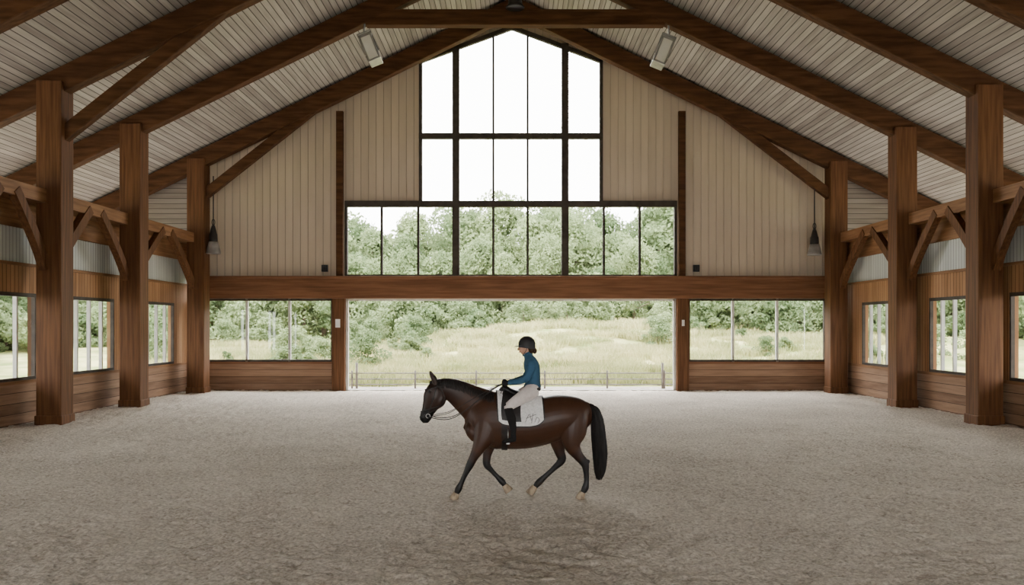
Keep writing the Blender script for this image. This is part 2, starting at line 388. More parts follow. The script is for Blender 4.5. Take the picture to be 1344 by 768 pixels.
def leafmat(name,c1,c2):
    m,nt,b,out=newmat(name); N=nt.nodes.new; L=nt.links.new
    oi=N('ShaderNodeObjectInfo'); tc=N('ShaderNodeTexCoord'); n=N('ShaderNodeTexNoise'); n.inputs['Scale'].default_value=.6; L(tc.outputs['Object'],n.inputs['Vector'])
    a=N('ShaderNodeMath'); a.operation='MULTIPLY_ADD'; a.inputs[1].default_value=.4; L(oi.outputs['Random'],a.inputs[0]); L(n.outputs[0],a.inputs[2])
    r=N('ShaderNodeValToRGB'); r.color_ramp.elements[0].position=.4; r.color_ramp.elements[1].position=.95; r.color_ramp.elements[0].color=c4(c1); r.color_ramp.elements[1].color=c4(c2)
    L(a.outputs[0],r.inputs[0]); L(r.outputs[0],b.inputs['Base Color']); b.inputs['Roughness'].default_value=.8; b.inputs['Specular IOR Level'].default_value=.1
    t=N('ShaderNodeBsdfTranslucent'); L(r.outputs[0],t.inputs[0]); mx=N('ShaderNodeMixShader'); mx.inputs[0].default_value=.4
    L(b.outputs[0],mx.inputs[1]); L(t.outputs[0],mx.inputs[2]); L(mx.outputs[0],out.inputs[0]); return m
M_leaf=leafmat('foliage',(.105,.155,.072),(.25,.31,.155)); M_grass=leafmat('tall_grass',(.19,.225,.085),(.46,.43,.22)); M_bark=noisemat('bark',(.08,.06,.045),(.16,.12,.09))  # leaf colour lightened to imitate outdoor haze
def treemesh(name,h,w,nblob,nleaf,ls,seed,low=.12):
    r=np.random.default_rng(seed); V=[]
    mb=MB(); 
    mb.tube([(0,0,-.3),(.1,0,h*.3),(0,.1,h*.6),(.1,0,h*.85)],[.022*h,.017*h,.011*h,.004*h],7,1)
    for b in range(nblob):
        t=r.random()**.8; z=h*(low+(.93-low)*t); rad=w*(1-abs(t-.4)*1.1)*math.sqrt(r.random()); an=r.random()*6.28
        c=np.array([rad*math.cos(an),rad*math.sin(an),z]); br=w*(.22+.2*r.random())
        if b%3==0: mb.tube([(0,0,z*.7),tuple(c)],[.006*h,.002*h],5,1)
        n=nleaf//nblob
        d=r.normal(size=(n,3)); d/=np.linalg.norm(d,axis=1)[:,None]; d[:,2]*=.8
        p=c+d*br*(.75+.35*r.random((n,1)))
        nn=d+.7*r.normal(size=(n,3)); nn/=np.linalg.norm(nn,axis=1)[:,None]
        u=np.cross(nn,r.normal(size=(n,3))); u/=np.linalg.norm(u,axis=1)[:,None]; v=np.cross(nn,u)
        s=ls*(.6+.8*r.random((n,1)))
        q=np.stack([p-u*s*.5,p+v*s*.32,p+u*s*.6,p-v*s*.32],1).reshape(-1,3); V.append(q)
    V=np.concatenate(V); n=len(V)//4
    mb.add(V.tolist(),[(4*i,4*i+1,4*i+2,4*i+3) for i in range(n)],0)
    me=bpy.data.meshes.new(name); me.from_pydata(mb.v,[],mb.f); me.materials.append(M_leaf); me.materials.append(M_bark); me.polygons.foreach_set('material_index',mb.m); me.update(); return me
trees=[treemesh('tree_mesh_%d'%i,h,w,nb,11000,.40,50+i,.05) for i,(h,w,nb) in enumerate([(13,4.6,40),(15,5.0,46),(11,4.4,34),(14,4.0,38)])]
bushes=[treemesh('bush_mesh_%d'%i,h,w,12,2600,.22,80+i,.05) for i,(h,w) in enumerate([(2.2,1.5),(3.2,2.2)])]
def grassmesh(name,seed):
    r=np.random.default_rng(seed); mb=MB()
    for _ in range(420):
        a=r.random()*6.28; d=1.3*math.sqrt(r.random()); x,y=d*math.cos(a),d*math.sin(a); h=.28+.35*r.random(); w_=.018+.012*r.random(); b=r.random()*6.28; lx,ly=.15*r.normal(),.15*r.normal(); u=(w_*math.cos(b),w_*math.sin(b))
        mb.add([(x-u[0],y-u[1],-.05),(x+u[0],y+u[1],-.05),(x+lx*.4+u[0]*.8,y+ly*.4+u[1]*.8,h*.6),(x+lx*.4-u[0]*.8,y+ly*.4-u[1]*.8,h*.6),(x+lx,y+ly,h)],[(0,1,2,3),(3,2,4)],0)
    me=bpy.data.meshes.new(name); me.from_pydata(mb.v,[],mb.f); me.materials.append(M_grass); me.update(); return me
grs=[grassmesh('grass_mesh_%d'%i,90+i) for i in range(2)]
tl=empty('woodland_treeline'); bl=empty('meadow_shrubs'); gl=empty('tall_grass_clumps')
def inst(me,x,y,s,par,nm):
    o=bpy.data.objects.new(nm,me); COL.objects.link(o); o.parent=par
    o.location=(x,y,float(gz(np.array(x),np.array(y)))-.1); o.rotation_euler=(0,0,random.random()*6.28); o.scale=(s*random.uniform(.9,1.15),s*random.uniform(.9,1.15),s)
i=0
for row,(y,h) in enumerate([(71,.62),(77,.8),(85,1.0),(94,1.12)]):
    x=-62-row*8
    while x<62+row*8:
        inst(random.choice(trees),x+random.uniform(-1,1),y+random.uniform(-2,2)+abs(x)*-.12,h*random.uniform(.8,1.08),tl,'tree_%d'%i); i+=1
        x+=random.uniform(3.2,5.0)
for sg in (-1,1):
    for row in range(2):
        y=14
        while y<66:
            inst(random.choice(trees),sg*(30+row*7+random.uniform(-1.5,1.5)+max(0,(y-30))*.35),y,random.uniform(.65,.9),tl,'tree_%d'%i); i+=1
            y+=random.uniform(3.5,5)
for j in range(85):
    x=random.uniform(-45,45); y=random.uniform(60,69)-abs(x)*.12
    inst(random.choice(bushes),x,y,random.uniform(.6,1.3),bl,'shrub_%d'%j)
for j in range(34):
    x=random.choice([random.uniform(-26,-5),random.uniform(-16,-6),random.uniform(9,28)]); y=random.uniform(44,58)
    inst(random.choice(bushes),x,y,random.uniform(.3,.7),bl,'shrub_%d'%(100+j))
for j in range(620):
    y=35+30*random.random()**.8; x=random.uniform(-.45,.45)*y
    inst(random.choice(grs),x,y,random.uniform(.6,1.25),gl,'clump_%d'%j)
# fence
mb=MB(); fy=33.6
for z in (.14,.37,.62): mb.tube([(-6.9,fy,z-.06),(6.9,fy,z-.06)],.024,8,0)
for px_ in (462,545,625,715,797,872):
    x=(px_-672)*fy/F; mb.tube([(x,fy,-.2),(x,fy,.67)],.04,10,0)
for x in (-6.55,6.35): mb.tube([(x,fy,-.2),(x,fy,1.0)],.05,10,0)
mb.obj('paddock_fence',[noisemat('fence_steel',(.17,.155,.14),(.27,.25,.225),rough=.5)])

# ---------------------------------------------------------------- bodies
HY=11.9; SC=87.8
def hx(px): return (px-672)/SC
def hz(py): return (652-py)/SC
def catmull(P,sub):
    P=np.array(P,float); Q=np.vstack([2*P[0]-P[1],P,2*P[-1]-P[-2]]); out=[]
    for i in range(1,len(Q)-2):
        for k in range(sub):
            t=k/sub; a,b,c,d=Q[i-1],Q[i],Q[i+1],Q[i+2]
            out.append(.5*((2*b)+(-a+c)*t+(2*a-5*b+4*c-d)*t*t+(-a+3*b-3*c+d)*t**3))
    out.append(P[-1]); return np.array(out)
class Body:
    def __init__(s): s.mb=MB(); s.samp=[]
    def loft(s,pts,col=None,cols=None,sub=4,n=20,cap=.5):
        """pts: (x,y,z,ry,rt)"""
        C=catmull(pts,sub); N=len(C); C[:,3:]=np.maximum(C[:,3:],.003); vs=[]
        T=np.gradient(C[:,:3],axis=0); T/=np.linalg.norm(T,axis=1)[:,None]
        for i in range(N):
            A=np.array([0,1,0])-T[i][1]*T[i]; A/=np.linalg.norm(A); B=np.cross(T[i],A)
            for k in range(n):
                th=2*math.pi*k/n; vs.append(C[i,:3]+A*C[i,3]*math.cos(th)+B*C[i,4]*math.sin(th))
        fs=[(i*n+k,i*n+(k+1)%n,(i+1)*n+(k+1)%n,(i+1)*n+k) for i in range(N-1) for k in range(n)]
        a=len(vs); vs.append(C[0,:3]-T[0]*C[0,4]*cap); vs.append(C[-1,:3]+T[-1]*C[-1,4]*cap)
        fs+=[(a,(k+1)%n,k) for k in range(n)]+[(a+1,(N-1)*n+k,(N-1)*n+(k+1)%n) for k in range(n)]
        s.mb.add(vs,fs,0,True)
        for i in range(N):
            c=cols[min(int(round(i/sub)),len(cols)-1)] if cols else col
            s.samp.append((*C[i,:3],max(.5*(C[i,3]+C[i,4]),.01),*c))
    def finish(s,name,voxel,smooth,mat,parent=None,loc=(0,0,0),blur=0):
        o=s.mb.obj(name+'_tmp',[mat])
        r=o.modifiers.new('r','REMESH'); r.mode='VOXEL'; r.voxel_size=voxel; r.use_smooth_shade=True
        sm=o.modifiers.new('s','SMOOTH'); sm.factor=.5; sm.iterations=smooth
        dg=bpy.context.evaluated_depsgraph_get(); me=bpy.data.meshes.new_from_object(o.evaluated_get(dg))
        bpy.data.objects.remove(o)
        S_=np.array(s.samp); n=len(me.vertices); co=np.empty(n*3,np.float32); me.vertices.foreach_get('co',co); co=co.reshape(-1,3)
        colr=np.ones((n,4),np.float32)
        for a in range(0,n,4000):
            d=np.linalg.norm(co[a:a+4000,None,:]-S_[None,:,:3],axis=2)-S_[None,:,3]
            colr[a:a+4000,:3]=S_[d.argmin(1),4:7]
        if blur:
            ed=np.empty(len(me.edges)*2,np.int32); me.edges.foreach_get('vertices',ed); ed=ed.reshape(-1,2)
            for _ in range(blur):
                acc=colr.copy(); cnt=np.ones(n)
                np.add.at(acc,ed[:,0],colr[ed[:,1]]); np.add.at(acc,ed[:,1],colr[ed[:,0]]); np.add.at(cnt,ed[:,0],1); np.add.at(cnt,ed[:,1],1)
                colr=(acc/cnt[:,None]).astype(np.float32)
        at=me.color_attributes.new('Col','FLOAT_COLOR','POINT'); at.data.foreach_set('color',colr.ravel())
        me.polygons.foreach_set('use_smooth',np.ones(len(me.polygons),bool)); me.name=name
        if not me.materials: me.materials.append(mat)
        ob=bpy.data.objects.new(name,me); COL.objects.link(ob); ob.location=loc
        if parent: ob.parent=parent
        return ob
def vcolmat(name,rough,spec,nsc,amt,sheen=0,bump=.1):
    m,nt,b,out=newmat(name); N=nt.nodes.new; L=nt.links.new
    v=N('ShaderNodeVertexColor'); v.layer_name='Col'
    tc=N('ShaderNodeTexCoord'); n=N('ShaderNodeTexNoise'); n.inputs['Scale'].default_value=nsc; n.inputs['Detail'].default_value=5; L(tc.outputs['Object'],n.inputs['Vector'])
    mr=N('ShaderNodeMapRange'); mr.inputs['To Min'].default_value=1-amt; mr.inputs['To Max'].default_value=1+amt; L(n.outputs[0],mr.inputs[0])
    mx=N('ShaderNodeVectorMath'); mx.operation='SCALE'; L(v.outputs[0],mx.inputs[0]); L(mr.outputs[0],mx.inputs['Scale'])
    L(mx.outputs[0],b.inputs['Base Color']); b.inputs['Roughness'].default_value=rough; b.inputs['Specular IOR Level'].default_value=spec
    bp=N('ShaderNodeBump'); bp.inputs['Strength'].default_value=bump; bp.inputs['Distance'].default_value=.01; L(n.outputs[0],bp.inputs['Height']); L(bp.outputs[0],b.inputs['Normal'])
    return m
M_coat=vcolmat('horse_coat',.42,.3,9,.3)
M_cloth=vcolmat('rider_clothes',.8,.2,22,.2,bump=.5)
BAY=(.043,.017,.008); BAYD=(.024,.010,.006); BLK=(.007,.006,.006)
H=empty('horse',(0,HY,0)); 
hb=Body()
trunk=[(616,545,574,.09),(624,530,583,.18),(638,518,588,.225),(655,514,590,.25),(675,521,590,.285),(695,523,588,.295),(715,521,583,.295),(733,518,577,.29),(750,520,572,.265),(764,526,570,.21),(773,536,565,.11)]
trunkx=[(610.5,555,567,.03),(613,550,571,.065)]+trunk[1:-1]+[(771,533,566,.14),(775,541,560,.06)]
hb.loft([(hx(p),0,hz((t+b)/2),ry,(b-t)/2/SC) for p,t,b,ry in trunkx],col=BAY,sub=4,n=32)
hb.loft([(hx(p),0,hz(q),ry,rt/SC) for p,q,rt,ry in [(656,551,20,.12),(648,546,30,.19),(632,536,27,.15),(615,525,21.5,.115),(601,516,17.5,.09),(589,510,14,.078),(578,507,10.5,.07)]],cols=[BAY,BAY,BAY,BAY,BAYD,BAYD,BAYD],n=28)
hb.loft([(hx(p),0,hz(q),ry,rt/SC) for p,q,rt,ry in [(577,503,7,.06),(573,511,12.5,.095),(570,521,14.5,.105),(566,531,11.5,.088),(562,540,8.6,.066),(559,547,8,.062),(556.5,553,6,.05)]],cols=[BAYD,BAYD,BAYD,BAYD,BLK,BLK,BLK],n=24)
hb.loft([(hx(580),0,hz(519),.085,.07),(hx(577),0,hz(527),.09,.09),(hx(571),0,hz(535),.06,.05)],col=BAYD)
for sy in (-1,1):
    hb.loft([(hx(557),sy*.035,hz(545),.028,.035),(hx(554.5),sy*.038,hz(549),.026,.03)],col=BLK)
    hb.loft([(hx(566),sy*.065,hz(509),.03,.035),(hx(565),sy*.075,hz(513),.03,.03)],col=BAYD)
    hb.loft([(hx(572),sy*.045,hz(503),.03,.04),(hx(569.5),sy*.055,hz(497),.028,.038),(hx(566.5),sy*.06,hz(492),.02,.028),(hx(564),sy*.055,hz(487),.008,.009)],cols=[BAYD,BAYD,BAYD,BLK])
    # breast muscles
    hb.loft([(hx(618),sy*.07,hz(552),.05,.05),(hx(619),sy*.10,hz(564),.085,.09),(hx(625),sy*.11,hz(575),.06,.07)],col=BAY)
hb.loft([(hx(560),0,hz(551),.04,.03),(hx(563),0,hz(553),.03,.022)],col=BLK)
def leg(pts,y,yin,cols):
    P=[]
    for i,(p,q,ry,rt) in enumerate(pts):
        t=min(1,i/3.0); P.append((hx(p),yin*(1-t)+y*t,hz(q),ry,rt))
    hb.loft(P,cols=cols,n=18,sub=5)
A_=[(644,536,.05,.10),(642,550,.09,.20),(637,569,.09,.17),(630,584,.072,.108),(623,597,.054,.070),(617,609,.054,.058),(611.5,620,.034,.040),(606.5,631,.032,.038),(603,638.5,.045,.052),(600,645,.037,.039)]
B_=[(649,536,.05,.10),(647,550,.09,.20),(645,571,.085,.15),(642,587,.068,.095),(639,600,.052,.066),(638.5,612,.054,.058),(644.5,620,.034,.040),(652,628,.032,.038),(658,634,.045,.050),(662.5,640,.036,.038)]
lc=[BAY,BAY,BAY,BAY,BAYD,BLK,BLK,BLK,BLK,BLK]
leg(A_,-.165,-.12,lc); leg(B_,.165,.12,lc)
C_=[(752,528,.05,.09),(750,541,.11,.20),(742,564,.118,.21),(734,580,.088,.14),(735,594,.06,.084),(738,606,.050,.066),(728,617,.036,.043),(717,627,.034,.040),(708,635.5,.046,.052),(702.5,642,.037,.039)]
D_=[(755,528,.05,.09),(753,541,.11,.20),(751,564,.118,.205),(750,582,.088,.13),(757,595,.058,.08),(766,606,.050,.065),(768,617,.036,.045),(768.5,629,.034,.040),(767,637.5,.046,.052),(763.5,644,.037,.039)]
leg(C_,.155,.12,lc); leg(D_,-.155,-.12,lc)
for (p,q,y) in ((741,603,.155),(771,602,-.155)): hb.loft([(hx(p-3),y,hz(q+5),.03,.035),(hx(p+.5),y,hz(q),.026,.028)],col=BLK)
hb.loft([(hx(760),0,hz(530),.06,.07),(hx(770),0,hz(532),.05,.05),(hx(777),0,hz(536),.035,.035)],col=BAYD)
horse=hb.finish('body',.0105,4,M_coat,H,blur=10)
bvh=BVHTree.FromObject(horse,bpy.context.evaluated_depsgraph_get())
mb=MB()
def hoof(p0,p1,y,r0,r1):
    a=Vector((hx(p0[0]),y,hz(p0[1]))); b=Vector((hx(p1[0]),y,hz(p1[1]))); t=(b-a).normalized(); A=Vector((0,1,0)); B=t.cross(A); n=20; vs=[]
    for s_,r in ((0,r0*.9),(.1,r0),(.9,r1),(1,r1*.97)):
        for k in range(n):
            th=6.2832*k/n; vs.append(a+(b-a)*s_+A*r*math.cos(th)+B*r*1.12*math.sin(th))
    for v in vs: v.z=max(v.z,-.004)
    fs=[(i*n+k,i*n+(k+1)%n,(i+1)*n+(k+1)%n,(i+1)*n+k) for i in range(3) for k in range(n)]+[tuple(range(n)),tuple(3*n+k for k in range(n))]
    mb.add(vs,fs,0,True)
hoof((600,644),(596.5,652.5),-.165,.043,.064); hoof((662,639.5),(668.5,648),.165,.043,.06)
hoof((702.5,641),(695.5,651.5),.155,.043,.064); hoof((763.5,643),(759.5,652.5),-.155,.043,.064)
mb.obj('hooves',[noisemat('hoof_horn',(.18,.13,.085),(.38,.30,.21),(20,20,8))],H)
mb=MB()
for sy in (-1,1): mb.lathe([(.001,.02),(.014,.014),(.02,0),(.014,-.014),(.001,-.02)],(hx(564.5),sy*.094,hz(513)),14)
mb.obj('eyes',[M_black],H)
M_hair=noisemat('horse_hair',(.005,.0045,.0045),(.018,.014,.012),(30,30,4),rough=.5,spec=.3)
mb=MB()
tp=catmull([(770,531,4),(778,535,6),(783,549,8),(786,575,9.5),(787.5,602,9),(787,622,6),(786,630,2)],5)
mb.tube([(hx(p),0,hz(q)) for p,q,_ in tp],[r/SC*.6 for _,_,r in tp],14,0)
for s_ in range(420):
    an=random.random()*6.28; rr=random.random()**.4; ph=random.random()*6; L_=random.uniform(.7,1.02)
    pts=[];n=int(len(tp)*L_); 
    for i,(p,q,r) in enumerate(tp[:max(n,8)]):
        w_=rr*r/SC*1.0+ .006*math.sin(i*.5+ph)
        if i>len(tp)-6: w_=max(w_,rr*.05)
        pts.append((hx(p)+w_*math.cos(an),w_*.8*math.sin(an),hz(q)))
    mb.tube(pts,[.004]*(len(pts)-2)+[.003,.0008],3,0)
mb.obj('tail',[M_hair],H)
mb=MB()
crest=catmull([(574,498),(583,496.5),(595,498.5),(608,502.5),(622,508.5),(636,513.5),(646,515)],12)
for i,(p,q) in enumerate(crest):
    for rep in range(6):
        p_=p+random.uniform(-1,1); L_=random.uniform(.07,.15)
        x0=hx(p_); z0=hz(q+1.0); sd=-1 if random.random()<.85 else 1
        pts=[]
        for t in np.linspace(0,1,7):
            z=z0+.015*math.sin(t*3.1)-L_*t*t; yy=sd*(.008+.055*math.sqrt(t)); xx=x0+.03*t+random.uniform(-.003,.003)
            hit=bvh.ray_cast(Vector((xx,sd*.5,z)),Vector((0,-sd,0)))
            if hit[0] is not None: yy=hit[0].y+sd*.006
            pts.append((xx,yy,z))
        mb.tube(pts,[.005]*5+[.004,.001],4,0)
for s_ in range(26):
    x0=hx(571+random.uniform(-2,2)); y_=random.uniform(-.03,.03)
    mb.tube([(x0,y_,hz(498)),(x0-.05,y_*1.2,hz(501)),(x0-.075,y_*1.3,hz(507)),(x0-.09,y_*1.2,hz(513+random.uniform(-2,2)))],[.006,.005,.004,.001],4,0)
mb.obj('mane',[M_hair],H)

def trunkc(p,k_=0):
    P=[t[0] for t in trunk]
    return np.interp(p,P,[(t[1]+t[2])/2 for t in trunk]) if k_==0 else (np.interp(p,P,[t[3] for t in trunk]) if k_==1 else np.interp(p,P,[(t[2]-t[1])/2/SC for t in trunk]))
def drape(p,th,off):
    c=Vector((hx(p),0,hz(trunkc(p)))); d=Vector((0,math.sin(th),math.cos(th)))
    ry,rt=trunkc(p,1),trunkc(p,2); re=1/math.sqrt((d.y/ry)**2+(d.z/rt)**2)
    hit=bvh.ray_cast(c+d*1.2,-d)
    l=(hit[0]-c).length if hit[0] is not None else re
    l=min(l,re*1.12) if d.z>-.3 else min(l,re*1.02)
    return c+d*(l+off)
def sheet(mb,plist,thl,off,mi,edge=None,shape=None,th_=.012):
    n,m=len(plist),len(thl); vs=[];vi=[]
    for p in plist:
        for t in thl:
            pp,tt=(p,t) if shape is None else shape(p,t)
            vs.append(drape(pp,tt,off)); vi.append(drape(pp,tt,off-th_))
    for i in range(n-1):
        for j in range(m-1):
            a=i*m+j; q=(a,a+1,a+m+1,a+m); e=edge is not None and (i==0 or i==n-2 or j==0 or j==m-2)
            mb.add([vs[k_] for k_ in q],[(0,1,2,3)],edge if e else mi,True)
    ring=[i*m for i in range(n)]+[(n-1)*m+j for j in range(1,m)]+[i*m+m-1 for i in range(n-2,-1,-1)]+[j for j in range(m-2,0,-1)]
    for a,b in zip(ring,ring[1:]+ring[:1]): mb.add([vs[a],vs[b],vi[b],vi[a]],[(0,1,2,3)],edge if edge is not None else mi)
TACK=empty('saddle_and_bridle',(0,HY,0))
M_leather=noisemat('black_leather',(.008,.007,.007),(.022,.019,.018),(20,20,20),rough=.45,spec=.35,bump=.2)
M_pad=noisemat('saddle_pad_cotton',(.64,.63,.62),(.80,.79,.78),(30,30,30),rough=.9,bump=.4)
mb=MB()
TM=1.66
def padshape(p,t):
    u=(p-650.5)/(712-650.5); k_=abs(t)/TM
    cut=1-.16*max(0,(u-.8)/.2)**2-.12*max(0,(.15-u)/.15)**2
    return p+ (2.5*k_ if u>.5 else 3.0*k_*(1-u)), t*cut
sheet(mb,list(np.linspace(650.5,712,34)),list(np.linspace(-TM,TM,51)),.028,0,edge=1,shape=padshape)
mb.obj('saddle_pad',[M_pad,M_leather],TACK)
mb=MB()
for stroke in ([(689,551),(694,541),(697,549)],[(690,546),(703,541)],[(699,540),(697,552)],[(701,551),(704,545),(707,548),(705,552)]):
    C=catmull(stroke,6); pts=[]
    for p,q in C:
        o_=Vector((hx(p),-1.0,hz(q))); hit=bvh.ray_cast(o_,Vector((0,1,0)))
        if hit[0] is not None: pts.append((hx(p),hit[0].y-.034,hz(q)))
    if len(pts)>2: mb.tube(pts,.0035,5,0)
mb.obj('pad_monogram',[M_black],TACK)
mb=MB()
sb=Body()
sb.loft([(hx(657),0,hz(514),.06,.04),(hx(662),0,hz(510),.085,.05),(hx(670),0,hz(514),.10,.05),(hx(682),0,hz(517),.12,.045),(hx(694),0,hz(515.5),.15,.05),(hx(704),0,hz(510),.16,.055),(hx(709),0,hz(510.5),.12,.035)],col=(.012,.01,.01),n=24)
sb.finish('saddle_seat',.008,3,M_leather,TACK)
def flapshape(p,t):
    k_=(abs(t)-.2)/1.25
    return p-3.0*math.sin(k_*2.6), t
for sg in (-1,1): sheet(mb,list(np.linspace(661,686,14)),[sg*t for t in np.linspace(.2,1.40,16)],.05,0,shape=flapshape,th_=.02)
gp=[t for t in np.linspace(1.3,2*math.pi-1.3,40)]
for a,b in zip(gp[:-1],gp[1:]):
    q=[drape(658.5,a,.016),drape(666,a,.016),drape(666,b,.016),drape(658.5,b,.016)]
    mb.add(q,[(0,1,2,3)],0,True)
mb.obj('saddle_flaps_girth',[M_leather],TACK)
mb=MB()
for sg in (-1,1):
    y=sg*.375; cx,cz=hx(668),hz(568)
    mb.beam((hx(672),sg*.24,hz(520)),(hx(669),sg*.372,hz(560)),.03,.006,0,side=(1,0,0))
    ring=[(hx(667),y+.06*math.cos(t),cz+.02+.075*math.sin(t)) for t in np.linspace(-.6,3.74,16)]
    mb.tube(ring,.007,6,1); mb.beam((hx(667),y-.055,hz(577.2)),(hx(667),y+.055,hz(577.2)),.012,.05,1,side=(0,0,1))
mb.obj('stirrups',[M_leather,M_metal],TACK)
mb=MB()
def headring(c,tilt,off):
    pts=[]
    c=Vector((hx(c[0]),0,hz(c[1]))); u=Vector((math.cos(tilt),0,math.sin(tilt)))
    for t in np.linspace(0,2*math.pi,33)[:-1]:
        d=u*math.cos(t)+Vector((0,1,0))*math.sin(t); hit=bvh.ray_cast(c+d*.6,-d)
        if hit[0] is None or (hit[0]-c).length>.24: continue
        pts.append(hit[0]+d*off)
    return pts
def strap(pts,w=.011,mi=0): mb.tube(pts,w,6,mi,closed=True)
strap(headring((563.5,537),math.radians(18),.004))
strap(headring((560.5,543),math.radians(25),.004),.008)
strap(headring((572,508),math.radians(15),.004))
def side(pxs,sg,off=.006):
    out=[]
    for p,q in catmull(pxs,5):
        hit=bvh.ray_cast(Vector((hx(p),sg*.6,hz(q))),Vector((0,-sg,0)))
        if hit[0] is not None: out.append((hx(p),hit[0].y+sg*off,hz(q)))
    return out
for sg in (-1,1):
    a=side([(575,503),(572,514),(568,527),(563,541)],sg); mb.tube(a,.009,6,0)
    a=side([(577,505),(582,516),(584,524),(579,531)],sg); mb.tube(a,.007,6,0)
    y=sg*.075; cx,cz=hx(562.5),hz(545.5)
    mb.tube([(cx+.03*math.cos(t),y,cz+.03*math.sin(t)) for t in np.linspace(0,6.283,17)[:-1]],.005,6,1,closed=True)
    R_=catmull([(cx+.02,y,cz-.01),(hx(574),sg*.10,hz(549)),(hx(590),sg*.135,hz(549)),(hx(607),sg*.14,hz(541)),(hx(630),sg*.15,hz(523)),(hx(650),sg*.12,hz(509)),(hx(662),sg*.085,hz(503))],5)
    mb.tube([tuple(p) for p in R_],.007,5,0)
    R2=catmull([(cx+.0,y,cz-.03),(hx(572),sg*.105,hz(545)),(hx(590),sg*.13,hz(541)),(hx(612),sg*.15,hz(528)),(hx(640),sg*.14,hz(512)),(hx(662),sg*.085,hz(503))],5)
    mb.tube([tuple(p) for p in R2],.005,5,0)
mb.tube([tuple(p) for p in catmull([(hx(662),-.085,hz(504)),(hx(660),-.12,hz(516)),(hx(656),-.18,hz(528)),(hx(658),-.1,hz(514)),(hx(660),0,hz(508)),(hx(662),.085,hz(504))],5)],.006,5,0)
mb.obj('bridle_and_reins',[M_leather,M_metal],TACK)

# ---------------------------------------------------------------- rider
RD=empty('horse_rider',(0,HY,0))
TEAL=(.034,.095,.165); WHT=(.60,.54,.51); SKIN=(.48,.27,.19); BOOT=(.010,.009,.009); GLV=(.015,.014,.014); HAIR=(.035,.02,.012)
rb_=Body()
def L3(rows,**k): rb_.loft([(hx(p),y,hz(q),ry,rt) for p,q,y,ry,rt in rows],**k)
L3([(698.5,514,0,.155,.10),(699,507,0,.165,.12),(700,499,0,.135,.105),(699.5,490,0,.145,.11),(698,482,0,.165,.12),(696,475,0,.175,.105),(694,469.5,0,.12,.075),(692,466,0,.065,.06)],cols=[WHT,TEAL,TEAL,TEAL,TEAL,TEAL,TEAL,TEAL],n=26)
L3([(698.5,504,0,.17,.125),(698.8,508.5,0,.178,.132)],col=TEAL)
L3([(692.5,468,0,.05,.052),(691,463,0,.046,.05),(690.5,459,0,.05,.055)],cols=[TEAL,SKIN,SKIN])
L3([(686.2,465,0,.03,.025),(687,462.5,0,.05,.065),(688.5,458,0,.066,.088),(690,453,0,.073,.098),(690.5,449,0,.07,.09)],cols=[SKIN]*5,n=24)
for sg in (-1,1):
    L3([(695.5,474.5,sg*.14,.06,.07),(697,477,sg*.195,.058,.066),(696.5,484,sg*.225,.052,.060),(693,491,sg*.24,.048,.055),(690,496.5,sg*.235,.047,.052)],col=TEAL)
    L3([(690,496.5,sg*.235,.046,.05),(683,499,sg*.195,.044,.048),(675,501,sg*.145,.036,.041),(669,502,sg*.105,.032,.036)],col=TEAL)
    L3([(670,502,sg*.11,.026,.03),(666.5,502.2,sg*.092,.025,.03)],col=GLV)
    L3([(699,511,sg*.07,.10,.12),(694,515,sg*.15,.10,.112),(685,520,sg*.225,.085,.098),(675,526,sg*.28,.068,.08),(667.5,531,sg*.315,.058,.066)],col=WHT)
    L3([(667.5,530.5,sg*.315,.056,.063),(668,536,sg*.335,.056,.064),(671,545,sg*.355,.058,.066),(673,555,sg*.365,.046,.053),(673.5,564,sg*.37,.036,.043),(673.5,571,sg*.37,.036,.045)],cols=[WHT,BOOT,BOOT,BOOT,BOOT,BOOT])
    L3([(676.5,572.5,sg*.37,.032,.032),(671,573,sg*.375,.036,.036),(665,574.5,sg*.38,.042,.027),(660,576,sg*.385,.036,.02)],col=BOOT)
rb_.finish('body',.0075,3,M_cloth,RD)
fb=Body()
def F3(rows,**k): fb.loft([(hx(p),y,hz(q),ry,rt) for p,q,y,ry,rt in rows],**k)
F3([(682.2,455.5,0,.010,.010),(680.7,457.5,0,.012,.012),(680,458.8,0,.015,.012),(681.5,459.6,0,.010,.008)],col=SKIN)
F3([(681.8,461.3,0,.022,.008),(681.6,461.9,0,.02,.006)],col=(.36,.13,.11)); F3([(681.9,462.6,0,.02,.008),(682.4,463.2,0,.015,.008)],col=(.36,.13,.11))
for sg in (-1,1):
    F3([(690.8,455.5,sg*.07,.008,.022),(691,458.5,sg*.068,.007,.016)],col=SKIN)
    F3([(682.8,455.2,sg*.032,.013,.007),(682.6,455.9,sg*.032,.012,.006)],col=(.03,.02,.015))
    F3([(682.4,453.6,sg*.034,.017,.005),(682.3,454.1,sg*.034,.016,.004)],col=HAIR)
fb.finish('face_features',.0035,1,M_cloth,RD)
fb=Body()
F3([(693,452,0,.078,.09),(695.5,457,0,.07,.055),(697,461,0,.045,.04),(697.5,464,0,.025,.02)],col=HAIR)
F3([(699.5,458,0,.035,.035),(702,460.5,0,.04,.035),(701.5,464,0,.02,.02)],col=HAIR)
fb.finish('hair',.006,2,M_cloth,RD)
mb=MB(); n=32; vs=[];fs=[]; cx,cz=hx(691.5),hz(454.5)
rows=[(1.0,-.03),(1.0,.01),(.985,.04),(.90,.085),(.72,.115),(.42,.135),(.15,.142),(.01,.143)]
for r,z in rows:
    for k_ in range(n):
        t=6.2832*k_/n; xx=.128*r*math.cos(t); yy=.098*r*math.sin(t)
        dz=(.015*(-math.cos(t)) if z<.02 else 0)
        vs.append((cx+xx,yy,cz+z+dz))
for i in range(len(rows)-1):
    for k_ in range(n): fs.append((i*n+k_,i*n+(k_+1)%n,(i+1)*n+(k_+1)%n,(i+1)*n+k_))
